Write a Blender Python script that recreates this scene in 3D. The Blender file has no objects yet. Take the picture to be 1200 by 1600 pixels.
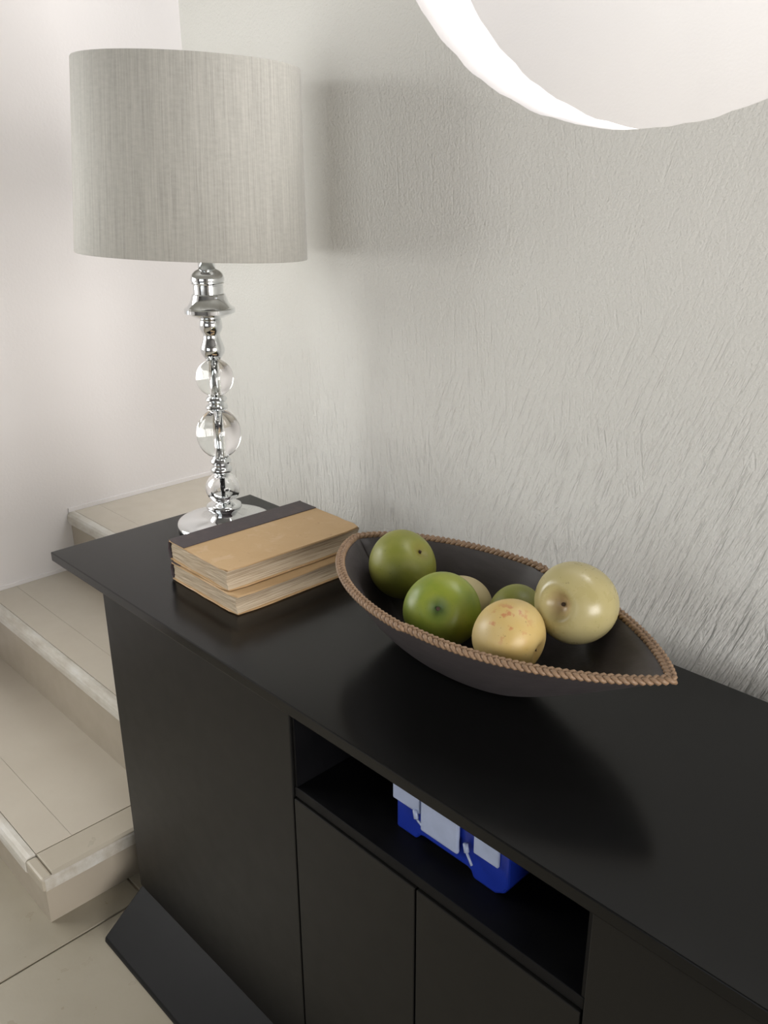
import bpy, bmesh, math, random
from math import sin, cos, pi, radians
from mathutils import Vector, Matrix

random.seed(4)
SC = bpy.context.scene
COL = SC.collection

# ------------------------------------------------------------------ camera
cam_d = bpy.data.cameras.new('camera')
cam = bpy.data.objects.new('camera', cam_d)
COL.objects.link(cam)
cam.matrix_world = Matrix((
    (0.6951825850545137, -0.2514696488334244, 0.673412347044898, 1.468313),
    (0.718815634813602, 0.2497395620951684, -0.6487944468566543, -1.020217),
    (-0.00502559294435373, 0.9350899244672183, 0.35437490963025287, 1.171325),
    (0, 0, 0, 1)))
cam_d.sensor_fit = 'VERTICAL'
cam_d.sensor_height = 24.0
cam_d.lens = 1377.555 / 1600 * 24.0
cam_d.clip_start = 0.02
SC.camera = cam

# ------------------------------------------------------------------ world, lights, exposure
SC.view_settings.view_transform = 'Standard'
SC.view_settings.look = 'None'
SC.view_settings.gamma = 1.0
SC.view_settings.use_curve_mapping = False
SC.view_settings.exposure = 0.19

w = bpy.data.worlds.new('daylight')
SC.world = w
w.use_nodes = True
w.node_tree.nodes['Background'].inputs[0].default_value = (0.80, 0.90, 1.0, 1)
w.node_tree.nodes['Background'].inputs[1].default_value = 1.0


def area(name, loc, target, sx, sy, power, color=(1, 1, 1), spread=180):
    l = bpy.data.lights.new(name, 'AREA')
    l.shape = 'RECTANGLE'
    l.size, l.size_y, l.energy, l.color = sx, sy, power, color
    l.spread = radians(spread)
    o = bpy.data.objects.new(name, l)
    o.location = loc
    o.rotation_euler = (Vector(target) - Vector(loc)).to_track_quat('-Z', 'Y').to_euler()
    COL.objects.link(o)
    return o


# daylight coming in through the openings of the room, plus an added landing light
area('daylight_left_window', (-1.06, -1.22, 1.25), (4, -1.22, 1.25), 1.2, 0.9, 26, (1.0, 0.97, 0.92))
area('daylight_right_opening', (4.36, -1.25, 1.15), (0, -1.25, 1.15), 2.1, 1.4, 112, (1.0, 0.95, 0.92))
area('daylight_front_window', (1.2, -4.16, 1.25), (1.2, 0, 1.25), 2.2, 1.5, 11, (1.0, 0.97, 0.94))
area('added_landing_fill', (-0.50, 0.62, 2.62), (-0.50, 0.62, 0), 0.7, 0.9, 4.5, (1.0, 0.97, 0.95))  # unseen light added over the landing to brighten steps and white wall
area('daylight_stair_skylight', (1.7, 0.80, 2.62), (1.7, 0.80, 0), 1.9, 0.9, 42, (1.0, 0.96, 0.94))

# ------------------------------------------------------------------ material helpers


class Mat:
    def __init__(self, name, base=(0.8, 0.8, 0.8), rough=0.5, **kw):
        self.m = bpy.data.materials.new(name)
        self.m.use_nodes = True
        self.nt = self.m.node_tree
        self.b = self.nt.nodes['Principled BSDF']
        self.b.inputs['Base Color'].default_value = (*base, 1)
        self.b.inputs['Roughness'].default_value = rough
        for k, v in kw.items():
            self.b.inputs[k.replace('_', ' ')].default_value = v

    def n(self, t, **kw):
        x = self.nt.nodes.new(t)
        for k, v in kw.items():
            if k in x.inputs:
                x.inputs[k].default_value = v
            else:
                setattr(x, k, v)
        return x

    def l(self, a, b):
        self.nt.links.new(a, b)

    def coords(self, scale=(1, 1, 1), rot=(0, 0, 0), kind='Object'):
        t = self.n('ShaderNodeTexCoord')
        mp = self.n('ShaderNodeMapping')
        mp.inputs['Scale'].default_value = scale
        mp.inputs['Rotation'].default_value = rot
        self.l(t.outputs[kind], mp.inputs['Vector'])
        return mp.outputs[0]

    def noise(self, vec, scale=5, detail=4, rough=0.5, dist=0.0):
        x = self.n('ShaderNodeTexNoise')
        x.inputs['Scale'].default_value = scale
        x.inputs['Detail'].default_value = detail
        x.inputs['Roughness'].default_value = rough
        x.inputs['Distortion'].default_value = dist
        self.l(vec, x.inputs['Vector'])
        return x.outputs[0]

    def ramp(self, fac, stops):
        r = self.n('ShaderNodeValToRGB')
        e = r.color_ramp.elements
        while len(e) < len(stops):
            e.new(0.5)
        for i, (p, c) in enumerate(stops):
            e[i].position = p
            if not isinstance(c, tuple):
                c = (c, c, c)
            e[i].color = (*c, 1)
        self.l(fac, r.inputs[0])
        return r.outputs[0]

    def mix(self, fac, a, b, blend='MIX'):
        x = self.n('ShaderNodeMix', data_type='RGBA', blend_type=blend)
        for s, v in ((0, fac), (6, a), (7, b)):
            if isinstance(v, (int, float)):
                x.inputs[s].default_value = v
            elif isinstance(v, tuple):
                x.inputs[s].default_value = (*v, 1)
            else:
                self.l(v, x.inputs[s])
        return x.outputs[2]

    def math(self, op, a, b=0.5, c=None):
        x = self.n('ShaderNodeMath', operation=op)
        for i, v in enumerate((a, b, c)):
            if v is None:
                continue
            if isinstance(v, (int, float)):
                x.inputs[i].default_value = v
            else:
                self.l(v, x.inputs[i])
        return x.outputs[0]

    def color(self, c):
        self.l(c, self.b.inputs['Base Color'])

    def roughness(self, c):
        self.l(c, self.b.inputs['Roughness'])

    def bump(self, h, strength=0.3, dist=0.002):
        x = self.n('ShaderNodeBump')
        x.inputs['Strength'].default_value = strength
        x.inputs['Distance'].default_value = dist
        self.l(h, x.inputs['Height'])
        self.l(x.outputs[0], self.b.inputs['Normal'])


# ---- materials
def mat_textured_wall():
    M = Mat('scratched_plaster', (0.62, 0.615, 0.585), 0.75)
    warp = M.n('ShaderNodeTexCoord').outputs['Object']
    # long trowel scratches: stretched noise in two directions, blended by a broad mask
    def scratches(angle, s):
        v = M.coords((1, 1, 1), (0, angle, 0))
        mp = M.n('ShaderNodeMapping')
        mp.inputs['Scale'].default_value = (140 * s, 1, 14 * s)
        M.l(v, mp.inputs['Vector'])
        f = M.noise(mp.outputs[0], 1.0, 3, 0.6, 0.0)
        return M.ramp(f, [(0.31, 0.0), (0.43, 0.85), (0.56, 1.0)])
    a = scratches(radians(3), 1.0)
    b = scratches(radians(-19), 0.85)
    c = scratches(radians(11), 1.1)
    sx = M.n('ShaderNodeSeparateXYZ')
    M.l(warp, sx.inputs[0])
    along = M.math('ADD', M.math('MULTIPLY', sx.outputs[0], 0.45), M.math('MULTIPLY', M.noise(warp, 5, 2), 1.0))
    m1 = M.ramp(along, [(0.66, 0.0), (0.78, 1.0)])
    m2 = M.ramp(M.noise(M.coords((1, 1, 1), (0.3, 0.2, 1.0)), 6.5, 2), [(0.58, 0.0), (0.64, 1.0)])
    h = M.mix(m2, M.mix(m1, a, b), c)
    # finer, shorter strokes over the long ones
    d = M.mix(m1, scratches(radians(6), 1.9), scratches(radians(-24), 1.7))
    h = M.mix(0.45, h, d, 'MULTIPLY')
    # the scratches fade out higher on the wall
    sep = M.n('ShaderNodeSeparateXYZ')
    M.l(warp, sep.inputs[0])
    mr = M.n('ShaderNodeMapRange')
    mr.inputs['From Min'].default_value = 0.60
    mr.inputs['From Max'].default_value = 1.02
    mr.inputs['To Min'].default_value = 0.85
    mr.inputs['To Max'].default_value = 0.09
    M.l(sep.outputs[2], mr.inputs['Value'])
    fine = M.noise(warp, 240, 3)
    # and are shallower towards the corner by the steps
    mx = M.n('ShaderNodeMapRange')
    mx.inputs['From Min'].default_value = 0.0
    mx.inputs['From Max'].default_value = 0.9
    mx.inputs['To Min'].default_value = 0.45
    mx.inputs['To Max'].default_value = 1.0
    M.l(sx.outputs[0], mx.inputs['Value'])
    hs = M.mix(M.math('MULTIPLY', mr.outputs[0], mx.outputs[0]), (0.8, 0.8, 0.8), h)
    hh = M.mix(0.20, hs, fine)
    M.bump(hh, 1.0, 0.0070)
    M.color(M.mix(M.noise(warp, 2.2, 3), (0.675, 0.675, 0.635), (0.725, 0.715, 0.675)))
    return M.m


def mat_smooth_wall():
    M = Mat('painted_plaster', (0.76, 0.735, 0.72), 0.7)
    v = M.coords()
    M.bump(M.noise(v, 130, 4), 0.25, 0.0015)
    M.color(M.mix(M.noise(v, 1.6, 3), (0.745, 0.72, 0.705), (0.785, 0.76, 0.745)))
    return M.m


def mat_stone(name, a, b, rough=0.38):
    vein = tuple(x * 0.84 for x in a)
    M = Mat(name, a, rough)
    v = M.coords()
    big = M.noise(v, 7, 5, 0.6, 0.4)
    M.color(M.mix(M.ramp(M.noise(M.coords((3, 5, 5)), 6, 7, 0.7), [(0.55, 0.0), (0.95, 0.22)]),
                  M.mix(big, a, b), vein))
    M.roughness(M.ramp(M.noise(v, 25, 4), [(0.3, rough - 0.06), (0.7, rough + 0.12)]))
    M.bump(M.noise(v, 160, 4), 0.12, 0.001)
    return M.m


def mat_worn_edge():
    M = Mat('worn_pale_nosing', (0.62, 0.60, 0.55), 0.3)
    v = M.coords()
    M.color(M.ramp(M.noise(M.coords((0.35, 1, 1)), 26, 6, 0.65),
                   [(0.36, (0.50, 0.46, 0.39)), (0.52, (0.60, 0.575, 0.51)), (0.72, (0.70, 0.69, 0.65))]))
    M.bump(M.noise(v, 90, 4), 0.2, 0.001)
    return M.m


def mat_black(name, base, rough, r2=0.06, spec=0.5):
    M = Mat(name, base, rough, Specular_IOR_Level=spec)
    v = M.coords()
    M.roughness(M.ramp(M.noise(v, 30, 5), [(0.3, rough - r2), (0.7, rough + r2)]))
    M.bump(M.noise(v, 600, 2), 0.03, 0.0003)
    return M.m


def mat_linen():
    M = Mat('grey_linen', (0.45, 0.44, 0.40), 0.75, Sheen_Weight=0.4, Sheen_Roughness=0.4)
    t = M.n('ShaderNodeTexCoord')
    # cylinder unwrap: angle and height
    sep = M.n('ShaderNodeSeparateXYZ')
    M.l(t.outputs['Object'], sep.inputs[0])
    ang = M.math('ARCTAN2', sep.outputs[1], sep.outputs[0])
    comb = M.n('ShaderNodeCombineXYZ')
    M.l(ang, comb.inputs[0])
    M.l(sep.outputs[2], comb.inputs[2])
    def nz(sx, sz, d=4, r=0.6):
        mp = M.n('ShaderNodeMapping')
        mp.inputs['Scale'].default_value = (sx, 1, sz)
        M.l(comb.outputs[0], mp.inputs['Vector'])
        return M.noise(mp.outputs[0], 1.0, d, r)
    warp = nz(55, 6, 5, 0.65)
    weft = nz(14, 170, 4)
    fine = nz(260, 22, 3)
    c = M.ramp(warp, [(0.28, (0.25, 0.245, 0.22)), (0.5, (0.40, 0.39, 0.35)), (0.72, (0.53, 0.515, 0.465))])
    c = M.mix(0.30, c, M.ramp(weft, [(0.3, (0.27, 0.265, 0.24)), (0.7, (0.50, 0.49, 0.445))]))
    c = M.mix(0.28, c, M.ramp(fine, [(0.3, (0.24, 0.235, 0.21)), (0.7, (0.52, 0.505, 0.46))]))
    M.color(c)
    M.bump(M.mix(0.5, fine, weft), 0.3, 0.0015)
    return M.m


def mat_chrome():
    M = Mat('polished_chrome', (0.80, 0.82, 0.83), 0.05, Metallic=1.0)
    M.roughness(M.ramp(M.noise(M.coords(), 40, 3), [(0.3, 0.03), (0.8, 0.09)]))
    return M.m


def mat_glass():
    M = Mat('clear_glass', (0.98, 0.99, 0.985), 0.0, IOR=1.47)
    M.b.inputs['Transmission Weight'].default_value = 1.0
    return M.m


def mat_cover():
    M = Mat('tan_book_cloth', (0.55, 0.36, 0.17), 0.6)
    v = M.coords()
    c = M.mix(M.noise(v, 9, 5, 0.65), (0.47, 0.30, 0.14), (0.60, 0.42, 0.23))
    c = M.mix(M.ramp(M.noise(v, 26, 6, 0.7, 0.6), [(0.55, 0.0), (0.72, 0.5)]), c, (0.66, 0.50, 0.33))
    c = M.mix(M.ramp(M.noise(v, 55, 4, 0.7), [(0.62, 0.0), (0.72, 0.5)]), c, (0.32, 0.19, 0.10))
    M.color(c)
    M.bump(M.noise(v, 300, 3), 0.15, 0.0006)
    return M.m


def mat_spine():
    M = Mat('dark_book_leather', (0.06, 0.04, 0.045), 0.55)
    v = M.coords()
    M.color(M.mix(M.ramp(M.noise(v, 35, 6, 0.7), [(0.5, 0.0), (0.8, 0.5)]), (0.055, 0.042, 0.046), (0.13, 0.085, 0.07)))
    M.bump(M.noise(v, 180, 4), 0.25, 0.001)
    return M.m


def mat_pages():
    M = Mat('old_paper_edges', (0.60, 0.52, 0.40), 0.85)
    v = M.coords((14, 14, 900))
    lines = M.noise(v, 1.0, 3, 0.6)
    c = M.ramp(lines, [(0.32, (0.27, 0.20, 0.13)), (0.48, (0.46, 0.37, 0.255)), (0.7, (0.58, 0.49, 0.365))])
    c = M.mix(M.ramp(M.noise(M.coords(), 16, 4), [(0.5, 0.0), (0.8, 0.6)]), c, (0.42, 0.31, 0.20))
    M.color(c)
    M.bump(lines, 0.5, 0.0012)
    return M.m


def mat_bowl():
    M = Mat('charcoal_wood', (0.05, 0.045, 0.046), 0.55)
    v = M.coords((6, 26, 26))
    M.color(M.mix(M.noise(v, 4, 6, 0.65), (0.034, 0.029, 0.030), (0.082, 0.071, 0.071)))
    M.bump(M.noise(v, 14, 5), 0.2, 0.001)
    return M.m


def mat_braid():
    M = Mat('braided_cane', (0.32, 0.19, 0.10), 0.5)
    v = M.coords()
    M.color(M.mix(M.noise(v, 130, 4, 0.7), (0.12, 0.068, 0.036), (0.42, 0.275, 0.165)))
    M.bump(M.noise(v, 500, 3), 0.4, 0.0006)
    return M.m


def mat_fruit(name, a, b, c3, rough=0.35, spots=None, dimple=None):
    """skin: two broad tones, a third tone around the dimple along +Z, small specks"""
    M = Mat(name, a, rough)
    v = M.coords()
    c = M.mix(M.ramp(M.noise(v, 14, 4, 0.6), [(0.35, 0.0), (0.65, 1.0)]), a, b)
    sep = M.n('ShaderNodeSeparateXYZ')
    M.l(v, sep.inputs[0])
    r = M.math('POWER', M.math('ADD', M.math('MULTIPLY', sep.outputs[0], sep.outputs[0]),
                               M.math('MULTIPLY', sep.outputs[1], sep.outputs[1])), 0.5)
    ring = M.ramp(r, [(0.003, 1.0), (0.019, 0.0)])
    up = M.math('GREATER_THAN', sep.outputs[2], 0.0)
    c = M.mix(M.math('MULTIPLY', ring, up), c, c3)
    c = M.mix(M.ramp(M.noise(v, 260, 2), [(0.70, 0.0), (0.74, 0.5)]), c, tuple(x * 0.45 for x in a))
    if spots:
        centre, rad, col = spots
        d = M.n('ShaderNodeVectorMath', operation='DISTANCE')
        M.l(v, d.inputs[0])
        d.inputs[1].default_value = tuple(centre)
        near = M.ramp(d.outputs['Value'], [(rad * 0.5, 1.0), (rad, 0.0)])
        sp = M.ramp(M.noise(v, 85, 3, 0.55), [(0.56, 0.0), (0.63, 0.65)])
        c = M.mix(M.math('MULTIPLY', near, sp), c, col)
    M.color(c)
    M.roughness(M.ramp(M.noise(v, 60, 4), [(0.3, rough - 0.05), (0.7, rough + 0.12)]))
    M.bump(M.noise(v, 120, 4), 0.15, 0.0008)
    return M.m


def mat_simple(name, base, rough, nscale=40, amount=0.12, **kw):
    M = Mat(name, base, rough, **kw)
    v = M.coords()
    M.color(M.mix(M.noise(v, nscale, 4), tuple(x * (1 - amount) for x in base), tuple(min(1, x * (1 + amount)) for x in base)))
    return M.m


MT = dict(
    texwall=mat_textured_wall(), wall=mat_smooth_wall(),
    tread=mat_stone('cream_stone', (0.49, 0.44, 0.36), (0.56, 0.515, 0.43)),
    riser=mat_stone('shaded_cream_stone_riser', (0.40, 0.35, 0.275), (0.46, 0.41, 0.33), 0.45),  # shade of the risers is put into this darker stone colour
    floor=mat_stone('beige_floor_stone', (0.30, 0.27, 0.205), (0.37, 0.335, 0.26), 0.32),
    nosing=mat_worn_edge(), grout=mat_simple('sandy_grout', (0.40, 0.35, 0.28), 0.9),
    ceiling=mat_simple('darkened_ceiling_paint', (0.11, 0.105, 0.10), 0.9),  # unseen ceiling, coloured dark to deepen the reflections in the chrome
    darkwall=mat_simple('darkened_wall_paint', (0.17, 0.165, 0.16), 0.8),  # unseen front wall, coloured dark so chrome and lacquer reflect a dim room
    top=mat_black('black_satin_lacquer', (0.005, 0.0052, 0.0052), 0.20, 0.015, 0.27),
    front=mat_black('black_matt_lacquer', (0.0062, 0.006, 0.0055), 0.40, 0.02, 0.30),
    plinth=mat_black('blue_black_plinth_lacquer', (0.0050, 0.0056, 0.0064), 0.45, 0.02, 0.18),
    inside=mat_black('black_shelf_lining', (0.0025, 0.0026, 0.0034), 0.5, 0.06, 0.2),
    linen=mat_linen(), lining=mat_simple('white_lining', (0.75, 0.74, 0.70), 0.8),
    chrome=mat_chrome(), glass=mat_glass(),
    cover=mat_cover(), spine=mat_spine(), pages=mat_pages(),
    bowl=mat_bowl(), braid=mat_braid(),
    blue=mat_simple('blue_plastic', (0.010, 0.030, 0.30), 0.3, 25, 0.2),
    frost=mat_simple('frosted_plastic', (0.36, 0.42, 0.58), 0.35, 60, 0.15),
    frame=mat_simple('white_window_frame', (0.75, 0.75, 0.74), 0.4),
    stalk=mat_simple('dry_stalk', (0.055, 0.03, 0.018), 0.8),
)

# ------------------------------------------------------------------ mesh helpers


def link(name, bm, mat, parent=None, smooth=False, bevel=0.0, seg=2, auto=None):
    me = bpy.data.meshes.new(name)
    bmesh.ops.recalc_face_normals(bm, faces=bm.faces[:])
    bm.to_mesh(me)
    bm.free()
    for m_ in (mat if isinstance(mat, (list, tuple)) else [mat]):
        me.materials.append(m_)
    o = bpy.data.objects.new(name, me)
    COL.objects.link(o)
    if parent:
        o.parent = parent
    if smooth:
        for p in me.polygons:
            p.use_smooth = True
    if bevel > 0:
        b = o.modifiers.new('bevel', 'BEVEL')
        b.width = bevel
        b.segments = seg
        b.limit_method = 'ANGLE'
        b.angle_limit = radians(40)
        if auto is not None:
            b.harden_normals = False
    return o


def add_box(bm, x0, x1, y0, y1, z0, z1):
    vs = [bm.verts.new(p) for p in ((x0, y0, z0), (x1, y0, z0), (x1, y1, z0), (x0, y1, z0),
                                    (x0, y0, z1), (x1, y0, z1), (x1, y1, z1), (x0, y1, z1))]
    for f in ((0, 3, 2, 1), (4, 5, 6, 7), (0, 1, 5, 4), (1, 2, 6, 5), (2, 3, 7, 6), (3, 0, 4, 7)):
        bm.faces.new([vs[i] for i in f])


def box(name, x0, x1, y0, y1, z0, z1, mat, parent=None, bevel=0.0):
    bm = bmesh.new()
    add_box(bm, x0, x1, y0, y1, z0, z1)
    return link(name, bm, mat, parent, bevel=bevel)


def prism(name, prof, x0, x1, mat, parent=None, bevel=0.0, smooth=False):
    """profile in (y, z), extruded along x"""
    bm = bmesh.new()
    a = [bm.verts.new((x0, y, z)) for y, z in prof]
    b = [bm.verts.new((x1, y, z)) for y, z in prof]
    n = len(prof)
    bm.faces.new(a)
    bm.faces.new(b[::-1])
    for i in range(n):
        bm.faces.new((a[i], a[(i + 1) % n], b[(i + 1) % n], b[i]))
    return link(name, bm, mat, parent, bevel=bevel, smooth=smooth)


def lathe(name, prof, mat, parent=None, seg=64, close=False):
    """profile in (r, z); r == 0 makes a pole"""
    bm = bmesh.new()
    rings = []
    for r, z in prof:
        if r < 1e-6:
            rings.append([bm.verts.new((0, 0, z))])
        else:
            rings.append([bm.verts.new((r * cos(2 * pi * i / seg), r * sin(2 * pi * i / seg), z)) for i in range(seg)])
    pairs = list(zip(rings, rings[1:])) + ([(rings[-1], rings[0])] if close else [])
    for A, B in pairs:
        for i in range(seg):
            j = (i + 1) % seg
            q = [A[i % len(A)], A[j % len(A)], B[j % len(B)], B[i % len(B)]]
            q = list(dict.fromkeys(q))
            if len(q) >= 3:
                bm.faces.new(q)
    o = link(name, bm, mat, parent, smooth=True)
    return o


def sharp_by_angle(o, deg=35):
    me = o.data
    bm = bmesh.new()
    bm.from_mesh(me)
    for e in bm.edges:
        if len(e.link_faces) == 2 and e.calc_face_angle(0) > radians(deg):
            e.smooth = False
    bm.to_mesh(me)
    bm.free()


def tube_bm(bm, pts, r, seg=8, closed=False):
    n = len(pts)
    rings = []
    for i, p in enumerate(pts):
        a = pts[(i - 1) % n] if (closed or i > 0) else p
        b = pts[(i + 1) % n] if (closed or i < n - 1) else p
        t = (b - a).normalized()
        up = Vector((0, 0, 1)) if abs(t.z) < 0.95 else Vector((1, 0, 0))
        s = t.cross(up).normalized()
        u = s.cross(t)
        rings.append([bm.verts.new(p + (s * cos(2 * pi * k / seg) + u * sin(2 * pi * k / seg)) * r) for k in range(seg)])
    m = n if closed else n - 1
    for i in range(m):
        A, B = rings[i], rings[(i + 1) % n]
        for k in range(seg):
            bm.faces.new((A[k], A[(k + 1) % seg], B[(k + 1) % seg], B[k]))
    if not closed:
        bm.faces.new(rings[0][::-1])
        bm.faces.new(rings[-1])


def thing(name, label, cat, loc=(0, 0, 0), rotz=0.0, group=None):
    o = bpy.data.objects.new(name, None)
    COL.objects.link(o)
    o.location = loc
    o.rotation_euler = (0, 0, rotz)
    o.empty_display_size = 0.05
    o['label'], o['category'] = label, cat
    if group:
        o['group'] = group
    return o


def struct(o):
    o['kind'] = 'structure'
    return o


# ------------------------------------------------------------------ room
ZF = -0.197          # floor
ZC = 2.50            # ceiling
TZ = 0.5444          # sideboard top
YW = 0.085           # face of the textured wall
XL = -0.89           # face of the white wall
WT = 0.14            # thickness of the textured wall
XR, YN = 4.2, -4.0   # right and front walls of the room
YS = 1.30            # far wall of the stairwell

# --- floor: grout bed with stone tiles
fl = struct(box('floor', XL - 0.1, XR + 0.1, YN - 0.1, YW, ZF - 0.06, ZF - 0.004, MT['grout']))
TS = 0.46
tile_bm = bmesh.new()
add_box(tile_bm, 0, TS - 0.004, 0, TS - 0.004, -0.012, 0)
tile_src = link('tile', tile_bm, MT['floor'], fl, bevel=0.0015)
first = True
jx, jy = 0.116, -0.86        # a joint seen beside the lowest step passes here
for i in range(-3, 9):
    for j in range(-7, 3):
        x0, y0 = jx + i * TS, jy + j * TS
        if x0 < XL - 0.3 or x0 > XR - 0.05 or y0 + TS > YW + 0.02 or y0 < YN - 0.4:
            continue
        o = tile_src if first else tile_src.copy()
        if not first:
            COL.objects.link(o)
            o.parent = fl
        first = False
        o.location = (x0 + 0.002, y0 + 0.002, ZF + random.uniform(-0.0004, 0.0))

# --- textured wall with the round opening
HX, HZ, HR = 0.8045, 1.7485, 0.5196
bm = bmesh.new()
x0, x1, z0, z1 = -0.2645, XR + 0.1, ZF - 0.05, ZC
angs = sorted([2 * pi * i / 160 for i in range(160)] +
              [math.atan2(z - HZ, x - HX) % (2 * pi) for x in (x0, x1) for z in (z0, z1)])
fr, bk, fo, bo = [], [], [], []
for a in angs:
    c, s = cos(a), sin(a)
    t = min(((x1 - HX) / c if c > 1e-9 else 1e9), ((x0 - HX) / c if c < -1e-9 else 1e9),
            ((z1 - HZ) / s if s > 1e-9 else 1e9), ((z0 - HZ) / s if s < -1e-9 else 1e9))
    rr = HR + 0.0012 * sin(37 * a) * sin(11 * a + 1) + random.uniform(-0.0008, 0.0008)
    fr.append(bm.verts.new((HX + rr * c, YW, HZ + rr * s)))
    bk.append(bm.verts.new((HX + rr * c, YW + WT, HZ + rr * s)))
    fo.append(bm.verts.new((HX + t * c, YW, HZ + t * s)))
    bo.append(bm.verts.new((HX + t * c, YW + WT, HZ + t * s)))
n = len(angs)
for i in range(n):
    j = (i + 1) % n
    bm.faces.new((fr[i], fr[j], fo[j], fo[i]))
    bm.faces.new((bk[j], bk[i], bo[i], bo[j]))
    f = bm.faces.new((fr[j], fr[i], bk[i], bk[j]))
    f.material_index = 1
    f.smooth = True
    bm.faces.new((fo[i], fo[j], bo[j], bo[i]))
struct(link('wall_back', bm, [MT['texwall'], MT['wall']]))

# --- white wall beside the steps, with a window nearer the viewer
WY0, WY1, WZ0, WZ1 = -1.84, -0.60, 0.73, 1.77
bm = bmesh.new()
for b in ((XL - 0.14, XL, YN, WY0, ZF - 0.05, ZC), (XL - 0.14, XL, WY1, YS + 0.1, ZF - 0.05, ZC),
          (XL - 0.14, XL, WY0, WY1, ZF - 0.05, WZ0), (XL - 0.14, XL, WY0, WY1, WZ1, ZC)):
    add_box(bm, *b)
struct(link('wall_left', bm, MT['wall']))
# --- stairwell wall seen through the round opening
struct(box('wall_stairwell', XL - 0.14, XR + 0.1, YS, YS + 0.1, ZF - 0.05, ZC + 0.2, MT['wall']))
# --- right and front walls with their openings
bm = bmesh.new()
RY0, RY1, RZ0, RZ1 = -2.32, -0.18, 0.43, 1.87
for b in ((XR, XR + 0.12, RY0, RY1, ZF - 0.05, RZ0), (XR, XR + 0.12, YN, RY0, ZF - 0.05, ZC), (XR, XR + 0.12, RY1, YS + 0.1, ZF - 0.05, ZC), (XR, XR + 0.12, RY0, RY1, RZ1, ZC)):
    add_box(bm, *b)
struct(link('wall_right', bm, MT['wall']))
bm = bmesh.new()
FX0, FX1, FZ0, FZ1 = 0.1, 2.3, 0.5, 2.0
for b in ((XL - 0.14, FX0, YN - 0.12, YN, ZF - 0.05, ZC), (FX1, XR + 0.12, YN - 0.12, YN, ZF - 0.05, ZC),
          (FX0, FX1, YN - 0.12, YN, ZF - 0.05, FZ0), (FX0, FX1, YN - 0.12, YN, FZ1, ZC)):
    add_box(bm, *b)
struct(link('wall_front', bm, MT['darkwall']))
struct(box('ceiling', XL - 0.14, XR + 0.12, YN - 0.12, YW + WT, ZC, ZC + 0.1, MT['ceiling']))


def window(name, axis, p, a0, a1, z0, z1, nv):
    """frame with mullions in a wall opening; axis is the wall's normal"""
    bm = bmesh.new()
    t = 0.045

    def b(u0, u1, w0, w1):
        if axis == 'x':
            add_box(bm, p - 0.03, p + 0.03, u0, u1, w0, w1)
        else:
            add_box(bm, u0, u1, p - 0.03, p + 0.03, w0, w1)
    b(a0, a1, z0, z0 + t)
    b(a0, a1, z1 - t, z1)
    for k in range(nv + 1):
        u = a0 + (a1 - a0 - t) * k / nv
        b(u, u + t, z0 + t, z1 - t)
    struct(link(name, bm, MT['frame']))


window('window_1', 'x', XL - 0.09, WY0, WY1, WZ0, WZ1, 2)
window('window_2', 'x', XR + 0.07, RY0, RY1, RZ0, RZ1, 3)
window('window_3', 'y', YN - 0.07, FX0, FX1, FZ0, FZ1, 3)

# ------------------------------------------------------------------ staircase
stairs = thing('staircase', 'cream stone steps with worn pale edges climbing along the white wall', 'stairs', (0, 0, 0))
XE = 0.056
H1, HS, G = 0.1174, 0.1746, 0.2752
Y1 = -0.576


def extrude_y(name, prof, y0, y1, mat, parent, bevel=0.0):
    bm = bmesh.new()
    a = [bm.verts.new((x, y0, z)) for x, z in prof]
    b = [bm.verts.new((x, y1, z)) for x, z in prof]
    bm.faces.new(a)
    bm.faces.new(b[::-1])
    for i in range(len(prof)):
        j = (i + 1) % len(prof)
        bm.faces.new((a[i], a[j], b[j], b[i]))
    return link(name, bm, mat, parent, bevel=bevel)


def step(x0, x1, yf, yb, ztop, zbot, end_nosing):
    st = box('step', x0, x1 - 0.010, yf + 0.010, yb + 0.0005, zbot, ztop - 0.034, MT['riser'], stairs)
    xe = x1 - (0.076 if end_nosing else 0.0)
    # front nosing: pale worn trim with a rounded upper edge
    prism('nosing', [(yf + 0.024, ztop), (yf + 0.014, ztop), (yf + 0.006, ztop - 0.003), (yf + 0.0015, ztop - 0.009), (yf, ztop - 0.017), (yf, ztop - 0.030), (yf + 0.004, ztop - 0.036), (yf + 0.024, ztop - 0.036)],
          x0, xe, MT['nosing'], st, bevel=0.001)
    if end_nosing:
        # end nosing: tan border slab with a pale worn arris
        extrude_y('end_border', [(x1 - 0.074, ztop), (x1 - 0.010, ztop), (x1 - 0.003, ztop - 0.003), (x1 - 0.001, ztop - 0.010), (x1 - 0.001, ztop - 0.034), (x1 - 0.074, ztop - 0.034)],
                  yf + 0.0255, yb, MT['nosing_top'], st, 0.001)
        box('end_corner', xe + 0.001, x1 - 0.001, yf + 0.002, yf + 0.0250, ztop - 0.034, ztop - 0.003, MT['nosing_top'], st, bevel=0.005)
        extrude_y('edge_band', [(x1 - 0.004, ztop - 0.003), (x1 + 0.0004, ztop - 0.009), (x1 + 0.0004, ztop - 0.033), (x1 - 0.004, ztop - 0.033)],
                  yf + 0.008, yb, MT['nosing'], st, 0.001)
    yt = yf + 0.0252
    box('tread_strip', x0 + 0.001, xe - 0.0005, yt, yt + 0.0750, ztop - 0.03, ztop - 0.0004, MT['tread'], st, bevel=0.0003)
    if yb > yt + 0.09:
        box('tread_tile', x0 + 0.001, xe - 0.0005, yt + 0.0756, yb, ztop - 0.03, ztop - 0.0003, MT['tread'], st, bevel=0.0003)
    return st


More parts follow.
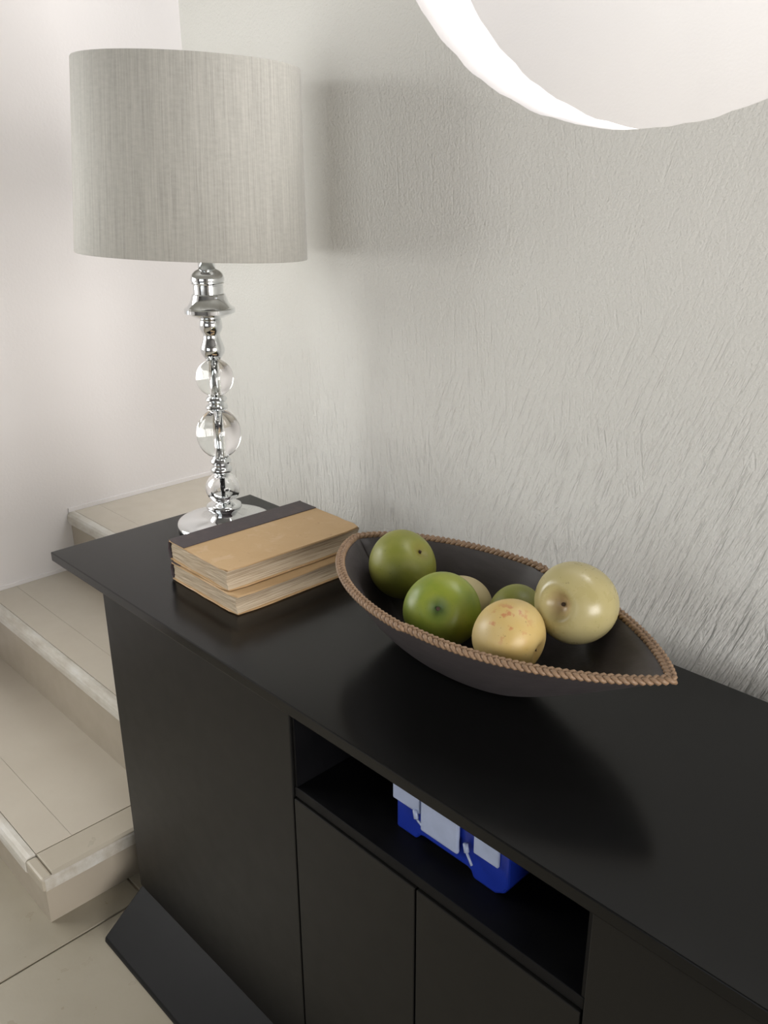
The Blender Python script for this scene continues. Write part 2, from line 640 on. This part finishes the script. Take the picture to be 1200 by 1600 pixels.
MT['nosing_top'] = mat_stone('cream_stone_nosing', (0.42, 0.375, 0.295), (0.50, 0.455, 0.37), 0.33)
z1_, z2_, z3_ = ZF + H1, ZF + H1 + HS, ZF + H1 + 2 * HS
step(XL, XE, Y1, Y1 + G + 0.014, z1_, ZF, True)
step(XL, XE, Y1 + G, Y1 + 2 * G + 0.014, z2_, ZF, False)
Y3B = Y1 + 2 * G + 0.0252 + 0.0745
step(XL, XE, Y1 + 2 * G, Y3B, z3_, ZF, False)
# landing that carries on behind the textured wall
struct(box('floor_landing', XL, XE, Y3B + 0.001, YW - 0.001, ZF, z3_ - 0.0005, MT['tread']))
struct(box('floor_landing', XL, -0.266, YW - 0.001, YS, ZF, z3_ - 0.0005, MT['tread']))
struct(box('floor_stairwell', -0.264, XR, YW + WT, YS, ZF, z3_ - 0.001, MT['tread']))
# thin white skirting line of plaster where the white wall meets the steps
struct(box('trim_2', XL, XL + 0.004, Y1 + G + 0.006, Y1 + 2 * G + 0.009, z2_, z2_ + 0.010, MT['wall']))
struct(box('trim_1', XL, XL + 0.004, Y1 + 2 * G + 0.006, YS, z3_, z3_ + 0.012, MT['wall']))

# ------------------------------------------------------------------ sideboard
sb = thing('sideboard', 'long black sideboard with overhanging top and open shelf slot against the textured wall', 'sideboard', (0, 0, ZF))
o_ = -ZF
XC0, XC1 = 0.163, 1.644
YF, YB = -0.427, -0.012
box('top', 0, 1.807, -0.44, 0, TZ + o_ - 0.017, TZ + o_, MT['top'], sb, bevel=0.0015)
zc0 = -0.119 + o_
ztop = TZ + o_ - 0.0172
NX0, NX1, NZ0, NZ1 = 0.672, 1.135, 0.400 + o_, ztop
bm = bmesh.new()
add_box(bm, XC0, NX0, YF + 0.018, YB, zc0, ztop)
add_box(bm, NX1, XC1, YF + 0.018, YB, zc0, ztop)
add_box(bm, NX0, NX1, YF + 0.018, YB, zc0, NZ0 - 0.018)
add_box(bm, NX0, NX1, YB - 0.10, YB, NZ0 - 0.018, ztop)
link('carcass', bm, MT['front'], sb)
box('shelf', NX0, NX1, YF + 0.003, YB - 0.10, NZ0 - 0.016, NZ0, MT['inside'], sb, bevel=0.001)
bm = bmesh.new()
add_box(bm, NX0, NX0 + 0.004, YF + 0.004, YB - 0.10, NZ0, ztop)
add_box(bm, NX1 - 0.004, NX1, YF + 0.004, YB - 0.10, NZ0, ztop)
add_box(bm, NX0 + 0.004, NX1 - 0.004, YB - 0.104, YB - 0.10, NZ0, ztop)
link('shelf_lining', bm, MT['inside'], sb)
box('rail', NX0 + 0.0002, NX1 - 0.0002, YF + 0.001, YF + 0.018, ztop - 0.008, ztop, MT['front'], sb, bevel=0.0006)
XM = 0.9025
gp = 0.0016
box('door', XC0, NX0 - gp, YF, YF + 0.017, zc0 + 0.004, ztop - 0.001, MT['front'], sb, bevel=0.0012)
box('door', NX0 + gp, XM - gp, YF, YF + 0.017, zc0 + 0.004, NZ0 - 0.018, MT['front'], sb, bevel=0.0012)
box('door', XM + gp, NX1 - gp, YF, YF + 0.017, zc0 + 0.004, NZ0 - 0.018, MT['front'], sb, bevel=0.0012)
box('door', NX1 + gp, XC1, YF, YF + 0.017, zc0 + 0.004, ztop - 0.001, MT['front'], sb, bevel=0.0012)
# flared base: sloping boards running out to the floor in front and behind
prism('base_board', [(YF + 0.004, zc0 + 0.002), (-0.512, 0.010), (-0.514, 0.0), (-0.470, 0.0), (YF + 0.03, zc0 - 0.012), (YF + 0.03, zc0 + 0.002)], XC0, XC1, MT['plinth'], sb, bevel=0.003)
prism('base_board', [(YB - 0.004, zc0 + 0.002), (0.076, 0.010), (0.078, 0.0), (0.034, 0.0), (YB - 0.03, zc0 - 0.012), (YB - 0.03, zc0 + 0.002)], XC0, XC1, MT['plinth'], sb, bevel=0.003)
box('base_block', XC0 + 0.05, XC1 - 0.05, YF + 0.03, YB - 0.03, 0, zc0, MT['inside'], sb)

# ------------------------------------------------------------------ table lamp
lamp = thing('table_lamp', 'chrome and glass ball table lamp with a grey linen drum shade', 'lamp', (0.1154, -0.1417, TZ + 0.0003))
ch, gl = MT['chrome'], MT['glass']
o = lathe('base_disc', [(0, 0), (0.086, 0), (0.090, 0.003), (0.0905, 0.008), (0.089, 0.0125), (0.080, 0.0135), (0.034, 0.0145), (0.031, 0.019), (0.0265, 0.023), (0.0245, 0.029),
                       (0.025, 0.031), (0.031, 0.035), (0.0335, 0.040), (0.0325, 0.0445), (0.028, 0.047), (0.012, 0.0485), (0, 0.0485)], ch, lamp)
lathe('rod', [(0, 0.046), (0.0065, 0.046), (0.0065, 0.325), (0, 0.325)], ch, lamp, 24)


def ball(zc, r, hz):
    b = [(0.007 if abs(t) == 8 else r * cos(t * pi / 16 * 0.93), zc + hz * sin(t * pi / 16 * 0.93)) for t in range(-8, 9)]
    prof = []
    N = 24
    for k in range(N + 1):
        t = -pi / 2 * 0.87 + pi * 0.87 * k / N
        prof.append((r * cos(t), zc + hz * sin(t) / sin(pi / 2 * 0.87)))
    prof.append((0.0068, prof[-1][1]))
    prof.insert(0, (0.0068, prof[0][1]))
    return lathe('glass_ball', prof, gl, lamp, 64, close=True)


ball(0.0775, 0.0325, 0.0305)
ball(0.1840, 0.0412, 0.0455)
ball(0.2890, 0.0340, 0.0335)


def collar(z0, z1):
    h = z1 - z0
    c_ = lathe('collar', [(0.0066, z0), (0.015, z0), (0.0195, z0 + 0.12 * h), (0.0205, z0 + 0.24 * h), (0.0185, z0 + 0.38 * h), (0.0142, z0 + 0.46 * h), (0.0142, z0 + 0.56 * h),
                            (0.0178, z0 + 0.64 * h), (0.0198, z0 + 0.76 * h), (0.0185, z0 + 0.88 * h), (0.015, z1), (0.0066, z1)], ch, lamp, 48)
    sharp_by_angle(c_, 40)
    return c_


collar(0.1075, 0.1390)
collar(0.2290, 0.2560)
lathe('baluster', [(0, 0.3215), (0.012, 0.3215), (0.0145, 0.325), (0.0175, 0.329), (0.0205, 0.334), (0.0218, 0.340), (0.0208, 0.346), (0.0180, 0.354), (0.0155, 0.361), (0.0147, 0.366),
                   (0.0150, 0.369), (0.0180, 0.3735), (0.0202, 0.379), (0.0204, 0.386), (0.0192, 0.392), (0.0175, 0.3945), (0.0, 0.3945)], ch, lamp, 48)
bell = lathe('bell', [(0, 0.3935), (0.018, 0.3940), (0.030, 0.3990), (0.0395, 0.4035), (0.0430, 0.4050), (0.0445, 0.4060), (0.0445, 0.4125), (0.0435, 0.4140), (0.0405, 0.4148), (0.0375, 0.4180), (0.0345, 0.4225), (0.0322, 0.4275), (0.0305, 0.4330),
               (0.0292, 0.4372), (0.0280, 0.4382), (0.0264, 0.4385), (0.0264, 0.4525), (0.0256, 0.4532), (0.0256, 0.4545), (0.0282, 0.4552), (0.0288, 0.4568), (0.0278, 0.4580), (0.0278, 0.4588), (0.0292, 0.4600), (0.0296, 0.4635), (0.0286, 0.4685), (0.0258, 0.4730), (0.0215, 0.4768),
               (0.0170, 0.4792), (0.0152, 0.4800), (0.0, 0.4805)], ch, lamp, 64)
sharp_by_angle(bell, 30)
lathe('neck', [(0, 0.480), (0.0150, 0.480), (0.0150, 0.520), (0.017, 0.522), (0.017, 0.570), (0.0, 0.570)], ch, lamp, 48)
# shade, knocked slightly askew
RT, RB, HH = 0.1815, 0.1965, 0.298
shade = lathe('lamp_shade', [(RB, -HH / 2), (RB + 0.0012, -HH / 2 + 0.002), ((RT + RB) / 2 + 0.0008, 0), (RT + 0.0012, HH / 2 - 0.002), (RT, HH / 2), (RT - 0.003, HH / 2), ((RT + RB) / 2 - 0.003, 0), (RB - 0.003, -HH / 2)],
              MT['linen'], lamp, 96, close=True)
sharp_by_angle(shade, 50)
fw = Vector((-0.72, 0.694, 0)).normalized()
rt = Vector((0.694, 0.72, 0))
shade.matrix_local = (Matrix.Translation((-0.0104, -0.0108, 1.1965 - TZ)) @ Matrix.Rotation(radians(2.6), 4, fw)
                      @ Matrix.Rotation(radians(-1.0), 4, rt) @ Matrix.Rotation(math.atan2(fw.y, fw.x), 4, 'Z')
                      @ Matrix.Diagonal((0.80, 1, 1, 1)))
lin = lathe('lining', [(RB - 0.0034, -HH / 2 + 0.002), (RT - 0.0034, HH / 2 - 0.002), (RT - 0.0046, HH / 2 - 0.002), (RB - 0.0046, -HH / 2 + 0.002)], MT['lining'], shade, 96, close=True)
bm = bmesh.new()
for k in range(3):
    a = 2 * pi * k / 3 + 0.4
    tube_bm(bm, [Vector((0.012 * cos(a), 0.012 * sin(a), -0.085)), Vector((0.09 * cos(a), 0.09 * sin(a), -0.082)), Vector(((RB - 0.012) * cos(a), (RB - 0.012) * sin(a), -0.06))], 0.002, 8)
tube_bm(bm, [Vector((0.022 * cos(2 * pi * k / 24), 0.022 * sin(2 * pi * k / 24), -0.085)) for k in range(24)], 0.003, 8, True)
link('shade_carrier', bm, ch, shade, smooth=True)

# ------------------------------------------------------------------ books


def book(L, W, T, label, loc, rotz, strip, seed):
    """spine along +Y at x = 0, lying flat; origin at the lower front corner of the spine"""
    rnd = random.Random(seed)
    t = thing('book', label, 'book', loc, rotz, 'old books on the sideboard')
    bt = 0.0026
    def board(z):
        bm = bmesh.new()
        add_box(bm, 0.004, W, 0, L, z, z + bt)
        bmesh.ops.subdivide_edges(bm, edges=bm.edges[:], cuts=7, use_grid_fill=True)
        for v in bm.verts:
            if v.co.x > W - 0.003 or v.co.y < 0.003 or v.co.y > L - 0.003:
                v.co.x += rnd.uniform(-0.0009, 0.0005) if v.co.x > W - 0.003 else 0
                v.co.y += rnd.uniform(-0.0008, 0.0008)
                v.co.z += 0 if z < 0.001 else rnd.uniform(-0.0004, 0.0003)
        # rounded worn corners
        for v in bm.verts:
            for cy in (0, L):
                if v.co.x > W - 0.002 and abs(v.co.y - cy) < 0.002:
                    v.co.x -= 0.004
                    v.co.y += 0.004 if cy == 0 else -0.004
        return link('cover_board', bm, MT['cover'], t)
    board(0.0)
    board(T - bt)
    # page block, a little swollen and uneven
    bm = bmesh.new()
    add_box(bm, 0.006, W - 0.003, 0.0025, L - 0.0025, bt, T - bt)
    bmesh.ops.subdivide_edges(bm, edges=bm.edges[:], cuts=9, use_grid_fill=True)
    for v in bm.verts:
        f = (v.co.z - bt) / (T - 2 * bt)
        if v.co.x > W - 0.004:
            v.co.x += -0.004 * sin(pi * f) + rnd.uniform(-0.0006, 0.0006)
        if v.co.y < 0.004 or v.co.y > L - 0.004:
            v.co.y += rnd.uniform(-0.0006, 0.0006)
    link('page_block', bm, MT['pages'], t)
    # leather spine wrapping over both boards, open at the ends
    bm = bmesh.new()
    th = 0.0011
    path = [(strip, T, 0, 1), (0.012, T, 0, 1), (0.004, T, -0.3, 1)]
    path += [(0.004 - 0.005 * sin(pi * k / 8), T - T * k / 8, -1, 0) for k in range(1, 8)]
    path += [(0.004, 0.0, -1, 0.0), (0.012, 0.0, 0, -0.0)]
    rows = []
    for x, z, nx, nz in path:
        jit = rnd.uniform(-0.0010, 0.0010)
        r_ = []
        for y in (-0.0004 + jit, L + 0.0004 + rnd.uniform(-0.001, 0.001)):
            r_ += [bm.verts.new((x + nx * th, y, z + nz * th)), bm.verts.new((x - nx * 0.0006, y, z - nz * 0.0006 + (0.0008 if z == 0.0 else 0)))]
        rows.append(r_)
    for A, B in zip(rows, rows[1:]):
        bm.faces.new((A[0], B[0], B[2], A[2]))
        bm.faces.new((A[1], A[3], B[3], B[1]))
        bm.faces.new((A[0], A[1], B[1], B[0]))
        bm.faces.new((A[2], B[2], B[3], A[3]))
    for A in (rows[0], rows[-1]):
        bm.faces.new((A[0], A[2], A[3], A[1]))
    link('spine', bm, MT['spine'], t)
    return t


book(0.268, 0.192, 0.0320, 'lower worn tan book with frayed edges lying beneath another book', (0.2530, -0.3440, TZ + 0.0004), radians(-0.6), 0.03, 3)
book(0.271, 0.177, 0.0355, 'upper tan cloth book with dark leather spine strip lying on top', (0.2480, -0.3420, TZ + 0.0340), radians(-1.5), 0.052, 5)

# ------------------------------------------------------------------ bowl
bowl = thing('fruit_bowl', 'dark boat-shaped wooden bowl with a braided cane rim holding fruit', 'bowl', (0.805, -0.211, TZ + 0.0004), radians(-3.3))
HL = 0.290
HRIM = 0.113


def leaf(phi, grow=0.0):
    """rim outline: phi 0..2pi, pointed at both ends"""
    u = cos(phi)
    uu = abs(u)
    p = 0.74 if u < 0 else 0.93
    wv = 0.124 * (max(0.0, 1 - uu * uu)) ** p
    s = 1 if sin(phi) >= 0 else -1
    # blunt the very tips
    wv += (0.012 if u < 0 else 0.008) * math.sqrt(max(0.0, 1 - uu ** 10))
    z = HRIM + 0.006 * uu ** 3
    return Vector((u * (HL - (0.034 if u < 0 else 0.0) * uu + grow), s * max(0.0, wv + grow * min(1.0, wv / 0.006)), z))


def ell(phi, a, b, z, cx=0.0):
    return Vector((cx + a * cos(phi), b * sin(phi), z))


# even spacing round the rim by blending the parameter
PH = []
N = 120
for i in range(N):
    f = 2 * pi * i / N
    PH.append(f - 0.0 * sin(2 * f))


def bowl_rings(thick):
    rings = []
    T_ = 14
    for k in range(T_ + 1):
        t = k / T_
        ring = []
        for ph in PH:
            top = leaf(ph, -0.003 - thick)
            bot = ell(ph, 0.105 - thick, 0.036 - thick * 0.3, 0.0 if thick == 0 else 0.010, -0.035)
            p = bot.lerp(top, t)
            bulge = 0.07 * sin(pi * t)
            p.z = bot.z + (top.z - bot.z) * (t ** 1.18)
            p.y *= 1 + bulge
            ring.append(p)
        rings.append(ring)
    return rings


bm = bmesh.new()
outr = bowl_rings(0.0)
innr = bowl_rings(0.007)
def add_rings(rs, flip=False):
    vs = [[bm.verts.new(p) for p in r] for r in rs]
    for A, B in zip(vs, vs[1:]):
        for i in range(N):
            j = (i + 1) % N
            bm.faces.new((A[i], A[j], B[j], B[i]))
    bm.faces.new(vs[0])
    return vs
vo = add_rings(outr)
vi = add_rings(innr)
for i in range(N):
    j = (i + 1) % N
    bm.faces.new((vo[-1][i], vo[-1][j], vi[-1][j], vi[-1][i]))
body = link('body', bm, MT['bowl'], bowl, smooth=True)
sharp_by_angle(body, 50)

# braided rim: three strands plaited along the lip
pts = [leaf(2 * pi * i / 900, -0.0035) for i in range(900)]
cum = [0.0]
for i in range(900):
    cum.append(cum[-1] + (pts[(i + 1) % 900] - pts[i]).length)
tot = cum[-1]


def rim_at(s):
    s %= tot
    lo, hi = 0, 900
    while hi - lo > 1:
        m = (lo + hi) // 2
        if cum[m] <= s:
            lo = m
        else:
            hi = m
    f = (s - cum[lo]) / max(1e-9, cum[lo + 1] - cum[lo])
    return pts[lo % 900].lerp(pts[(lo + 1) % 900], f)


bm = bmesh.new()
PL = 52            # plaits round the rim
NS = PL * 12
for k in range(3):
    path = []
    for i in range(NS):
        s = tot * i / NS
        p = rim_at(s)
        tan = (rim_at(s + 0.004) - rim_at(s - 0.004)).normalized()
        side = Vector((tan.y, -tan.x, 0)).normalized()
        a = 2 * pi * PL * i / NS / 1.0 + 2 * pi * k / 3
        off = side * (0.0042 * sin(a)) + Vector((0, 0, 1)) * (0.0020 * sin(2 * a) + 0.0015)
        path.append(p + off)
    tube_bm(bm, path, 0.0029, 6, True)
link('braided_rim', bm, MT['braid'], bowl, smooth=True)

# ------------------------------------------------------------------ fruit


def fruit(name, label, loc, r, axis, mat, squash=0.92, dim=0.30, dimw=0.34, bottom=True, spin=0.0, stalk=True, power=2, lump=0.03, seed=1, group='decorative fruit in the bowl'):
    rnd = random.Random(seed)
    q = Vector(axis).normalized().to_track_quat('Z', 'Y').to_matrix().to_4x4()
    t = thing(name, label, 'fruit', (0, 0, 0), 0, group)
    t.matrix_world = Matrix.Translation(loc) @ q @ Matrix.Rotation(spin, 4, 'Z')
    bm = bmesh.new()
    nl, ns = 40, 56
    ph1, ph2 = rnd.uniform(0, 6), rnd.uniform(0, 6)
    def P(th, a):
        rad = sin(th)
        z = cos(th) * squash
        if th < pi / 2:
            z -= dim * math.exp(-(rad / dimw) ** power)
        elif bottom:
            z += 0.16 * math.exp(-(rad / 0.26) ** 2)
        k = 1 + lump * sin(a * 2 + ph1) * rad * 0.6 + lump * sin(a * 3 + ph2) * rad * 0.4
        body = 1.0 + 0.03 * sin(th * 2)
        return Vector((rad * cos(a) * k * body, rad * sin(a) * k * body, z)) * r
    # concentrate rings near the dimple
    ths = [pi * (k / nl) for k in range(nl + 1)]
    rings = [[bm.verts.new(P(0, 0))]]
    for th in ths[1:-1]:
        rings.append([bm.verts.new(P(th, 2 * pi * i / ns)) for i in range(ns)])
    rings.append([bm.verts.new(P(pi, 0))])
    for A, B in zip(rings, rings[1:]):
        for i in range(ns):
            j = (i + 1) % ns
            qd = list(dict.fromkeys([A[i % len(A)], A[j % len(A)], B[j % len(B)], B[i % len(B)]]))
            bm.faces.new(qd)
    link('skin', bm, mat, t, smooth=True)
    if stalk:
        bm = bmesh.new()
        z0 = (squash - dim) * r
        tube_bm(bm, [Vector((0, 0, z0 - 0.002)), Vector((0.0004, 0, z0 + 0.001)), Vector((0.0010, 0.0006, z0 + 0.0028))], 0.0026, 8)
        link('stalk_stub', bm, MT['stalk'], t)
    return t


G1 = mat_fruit('green_skin', (0.175, 0.19, 0.028), (0.245, 0.245, 0.045), (0.22, 0.20, 0.035), 0.42)
G2 = mat_fruit('bright_green_skin', (0.165, 0.225, 0.022), (0.26, 0.29, 0.035), (0.055, 0.105, 0.02), 0.38)
Y1m = mat_fruit('pale_cream_skin', (0.50, 0.42, 0.22), (0.56, 0.47, 0.26), (0.40, 0.33, 0.15), 0.45)
SPOT = Vector((0.9657, 0.1777, -0.1834)).normalized().to_track_quat('Z', 'Y').to_matrix().inverted() @ (Vector((0.34, -0.51, 0.79)) * 0.0475)
Y2 = mat_fruit('yellow_skin', (0.55, 0.385, 0.125), (0.56, 0.43, 0.19), (0.46, 0.31, 0.11), 0.40, spots=(SPOT, 0.034, (0.46, 0.13, 0.06)))
Y3 = mat_fruit('waxy_yellow_green_skin', (0.40, 0.345, 0.15), (0.46, 0.40, 0.20), (0.50, 0.36, 0.20), 0.28)
fruit('green_fruit', 'darker green fruit nearest the books at the end of the bowl', (0.6487, -0.1953, 0.6490), 0.0500, (0.7276, 0.1496, 0.669), G1, 0.95, 0.16, 0.22, seed=2)
fruit('green_fruit', 'bright green fruit with its brown stalk hollow facing outward', (0.7794, -0.252, TZ + 0.1), 0.0500, (0.4617, -0.7493, 0.474), G2, 0.90, 0.17, 0.30, seed=3)
fruit('cream_fruit', 'small pale cream fruit half hidden behind the bright green one', (0.749, -0.1771, TZ + 0.07), 0.0415, (-0.2, 0.8, 0.3), Y1m, 0.95, 0.16, 0.3, seed=4)
fruit('green_fruit', 'green fruit mostly hidden between the cream, spotted and glossy ones', (0.8322, -0.1640, 0.6262), 0.0393, (0.1, 0.9, -0.2), G1, 0.93, 0.16, 0.3, seed=5)
fruit('yellow_fruit', 'yellow fruit with small red spots by the front rim of the bowl', (0.8935, -0.2588, 0.6522), 0.0463, (0.9657, 0.1777, -0.1834), Y2, 0.95, 0.20, 0.22, seed=6)
fruit('yellow_fruit', 'large glossy yellow-green fruit with a deep open hollow', (0.9296, -0.1716, 0.6800), 0.0514, (-0.02, -0.963, 0.262), Y3, 0.98, 0.42, 0.33, power=3.2, seed=7)

# ------------------------------------------------------------------ plastic box in the shelf slot
pb = thing('plastic_box', 'blue plastic box with frosted lid flaps inside the open slot of the sideboard', 'box', (0.824, -0.380, 0.4002))
bm = bmesh.new()
BW, BD, BH = 0.178, 0.125, 0.085
prof = [(0, 0), (0.034, 0), (0.040, 0.009), (0.048, 0.011), (0.118, 0.011), (0.123, 0.009), (0.127, 0), (BW - 0.018, 0), (BW - 0.005, 0.008), (BW, 0.018), (BW, BH - 0.02), (0, BH - 0.02)]
a = [bm.verts.new((x, 0, z)) for x, z in prof]
b = [bm.verts.new((x, BD, z)) for x, z in prof]
bm.faces.new(a)
bm.faces.new(b[::-1])
for i in range(len(prof)):
    j = (i + 1) % len(prof)
    bm.faces.new((a[i], a[j], b[j], b[i]))
link('body', bm, MT['blue'], pb, bevel=0.003)
lid = box('lid', -0.003, BW + 0.002, -0.003, BD + 0.003, BH - 0.0195, BH + 0.004, MT['frost'], pb, bevel=0.004)
box('lid_flap', -0.002, 0.044, -0.005, -0.0005, 0.046, BH - 0.012, MT['frost'], pb, bevel=0.0012)
box('lid_flap', 0.130, BW - 0.012, -0.005, -0.0005, 0.043, BH - 0.012, MT['frost'], pb, bevel=0.0012)
bm = bmesh.new()
add_box(bm, 0.049, 0.109, -0.009, -0.003, 0.028, BH - 0.008)
link('latch', bm, MT['frost'], pb, bevel=0.0025)
for x, dx, dz in ((0.041, 0.010, -0.004), (0.122, 0.009, -0.013)):
    bm = bmesh.new()
    tube_bm(bm, [Vector((x - 0.003, -0.006, 0.050)), Vector((x, -0.007, 0.040))], 0.0032, 10)
    tube_bm(bm, [Vector((x, -0.007, 0.040)), Vector((x + dx, -0.008, 0.040 + dz))], 0.0016, 8)
    link('hinge_pin', bm, MT['frost'], pb, smooth=True)
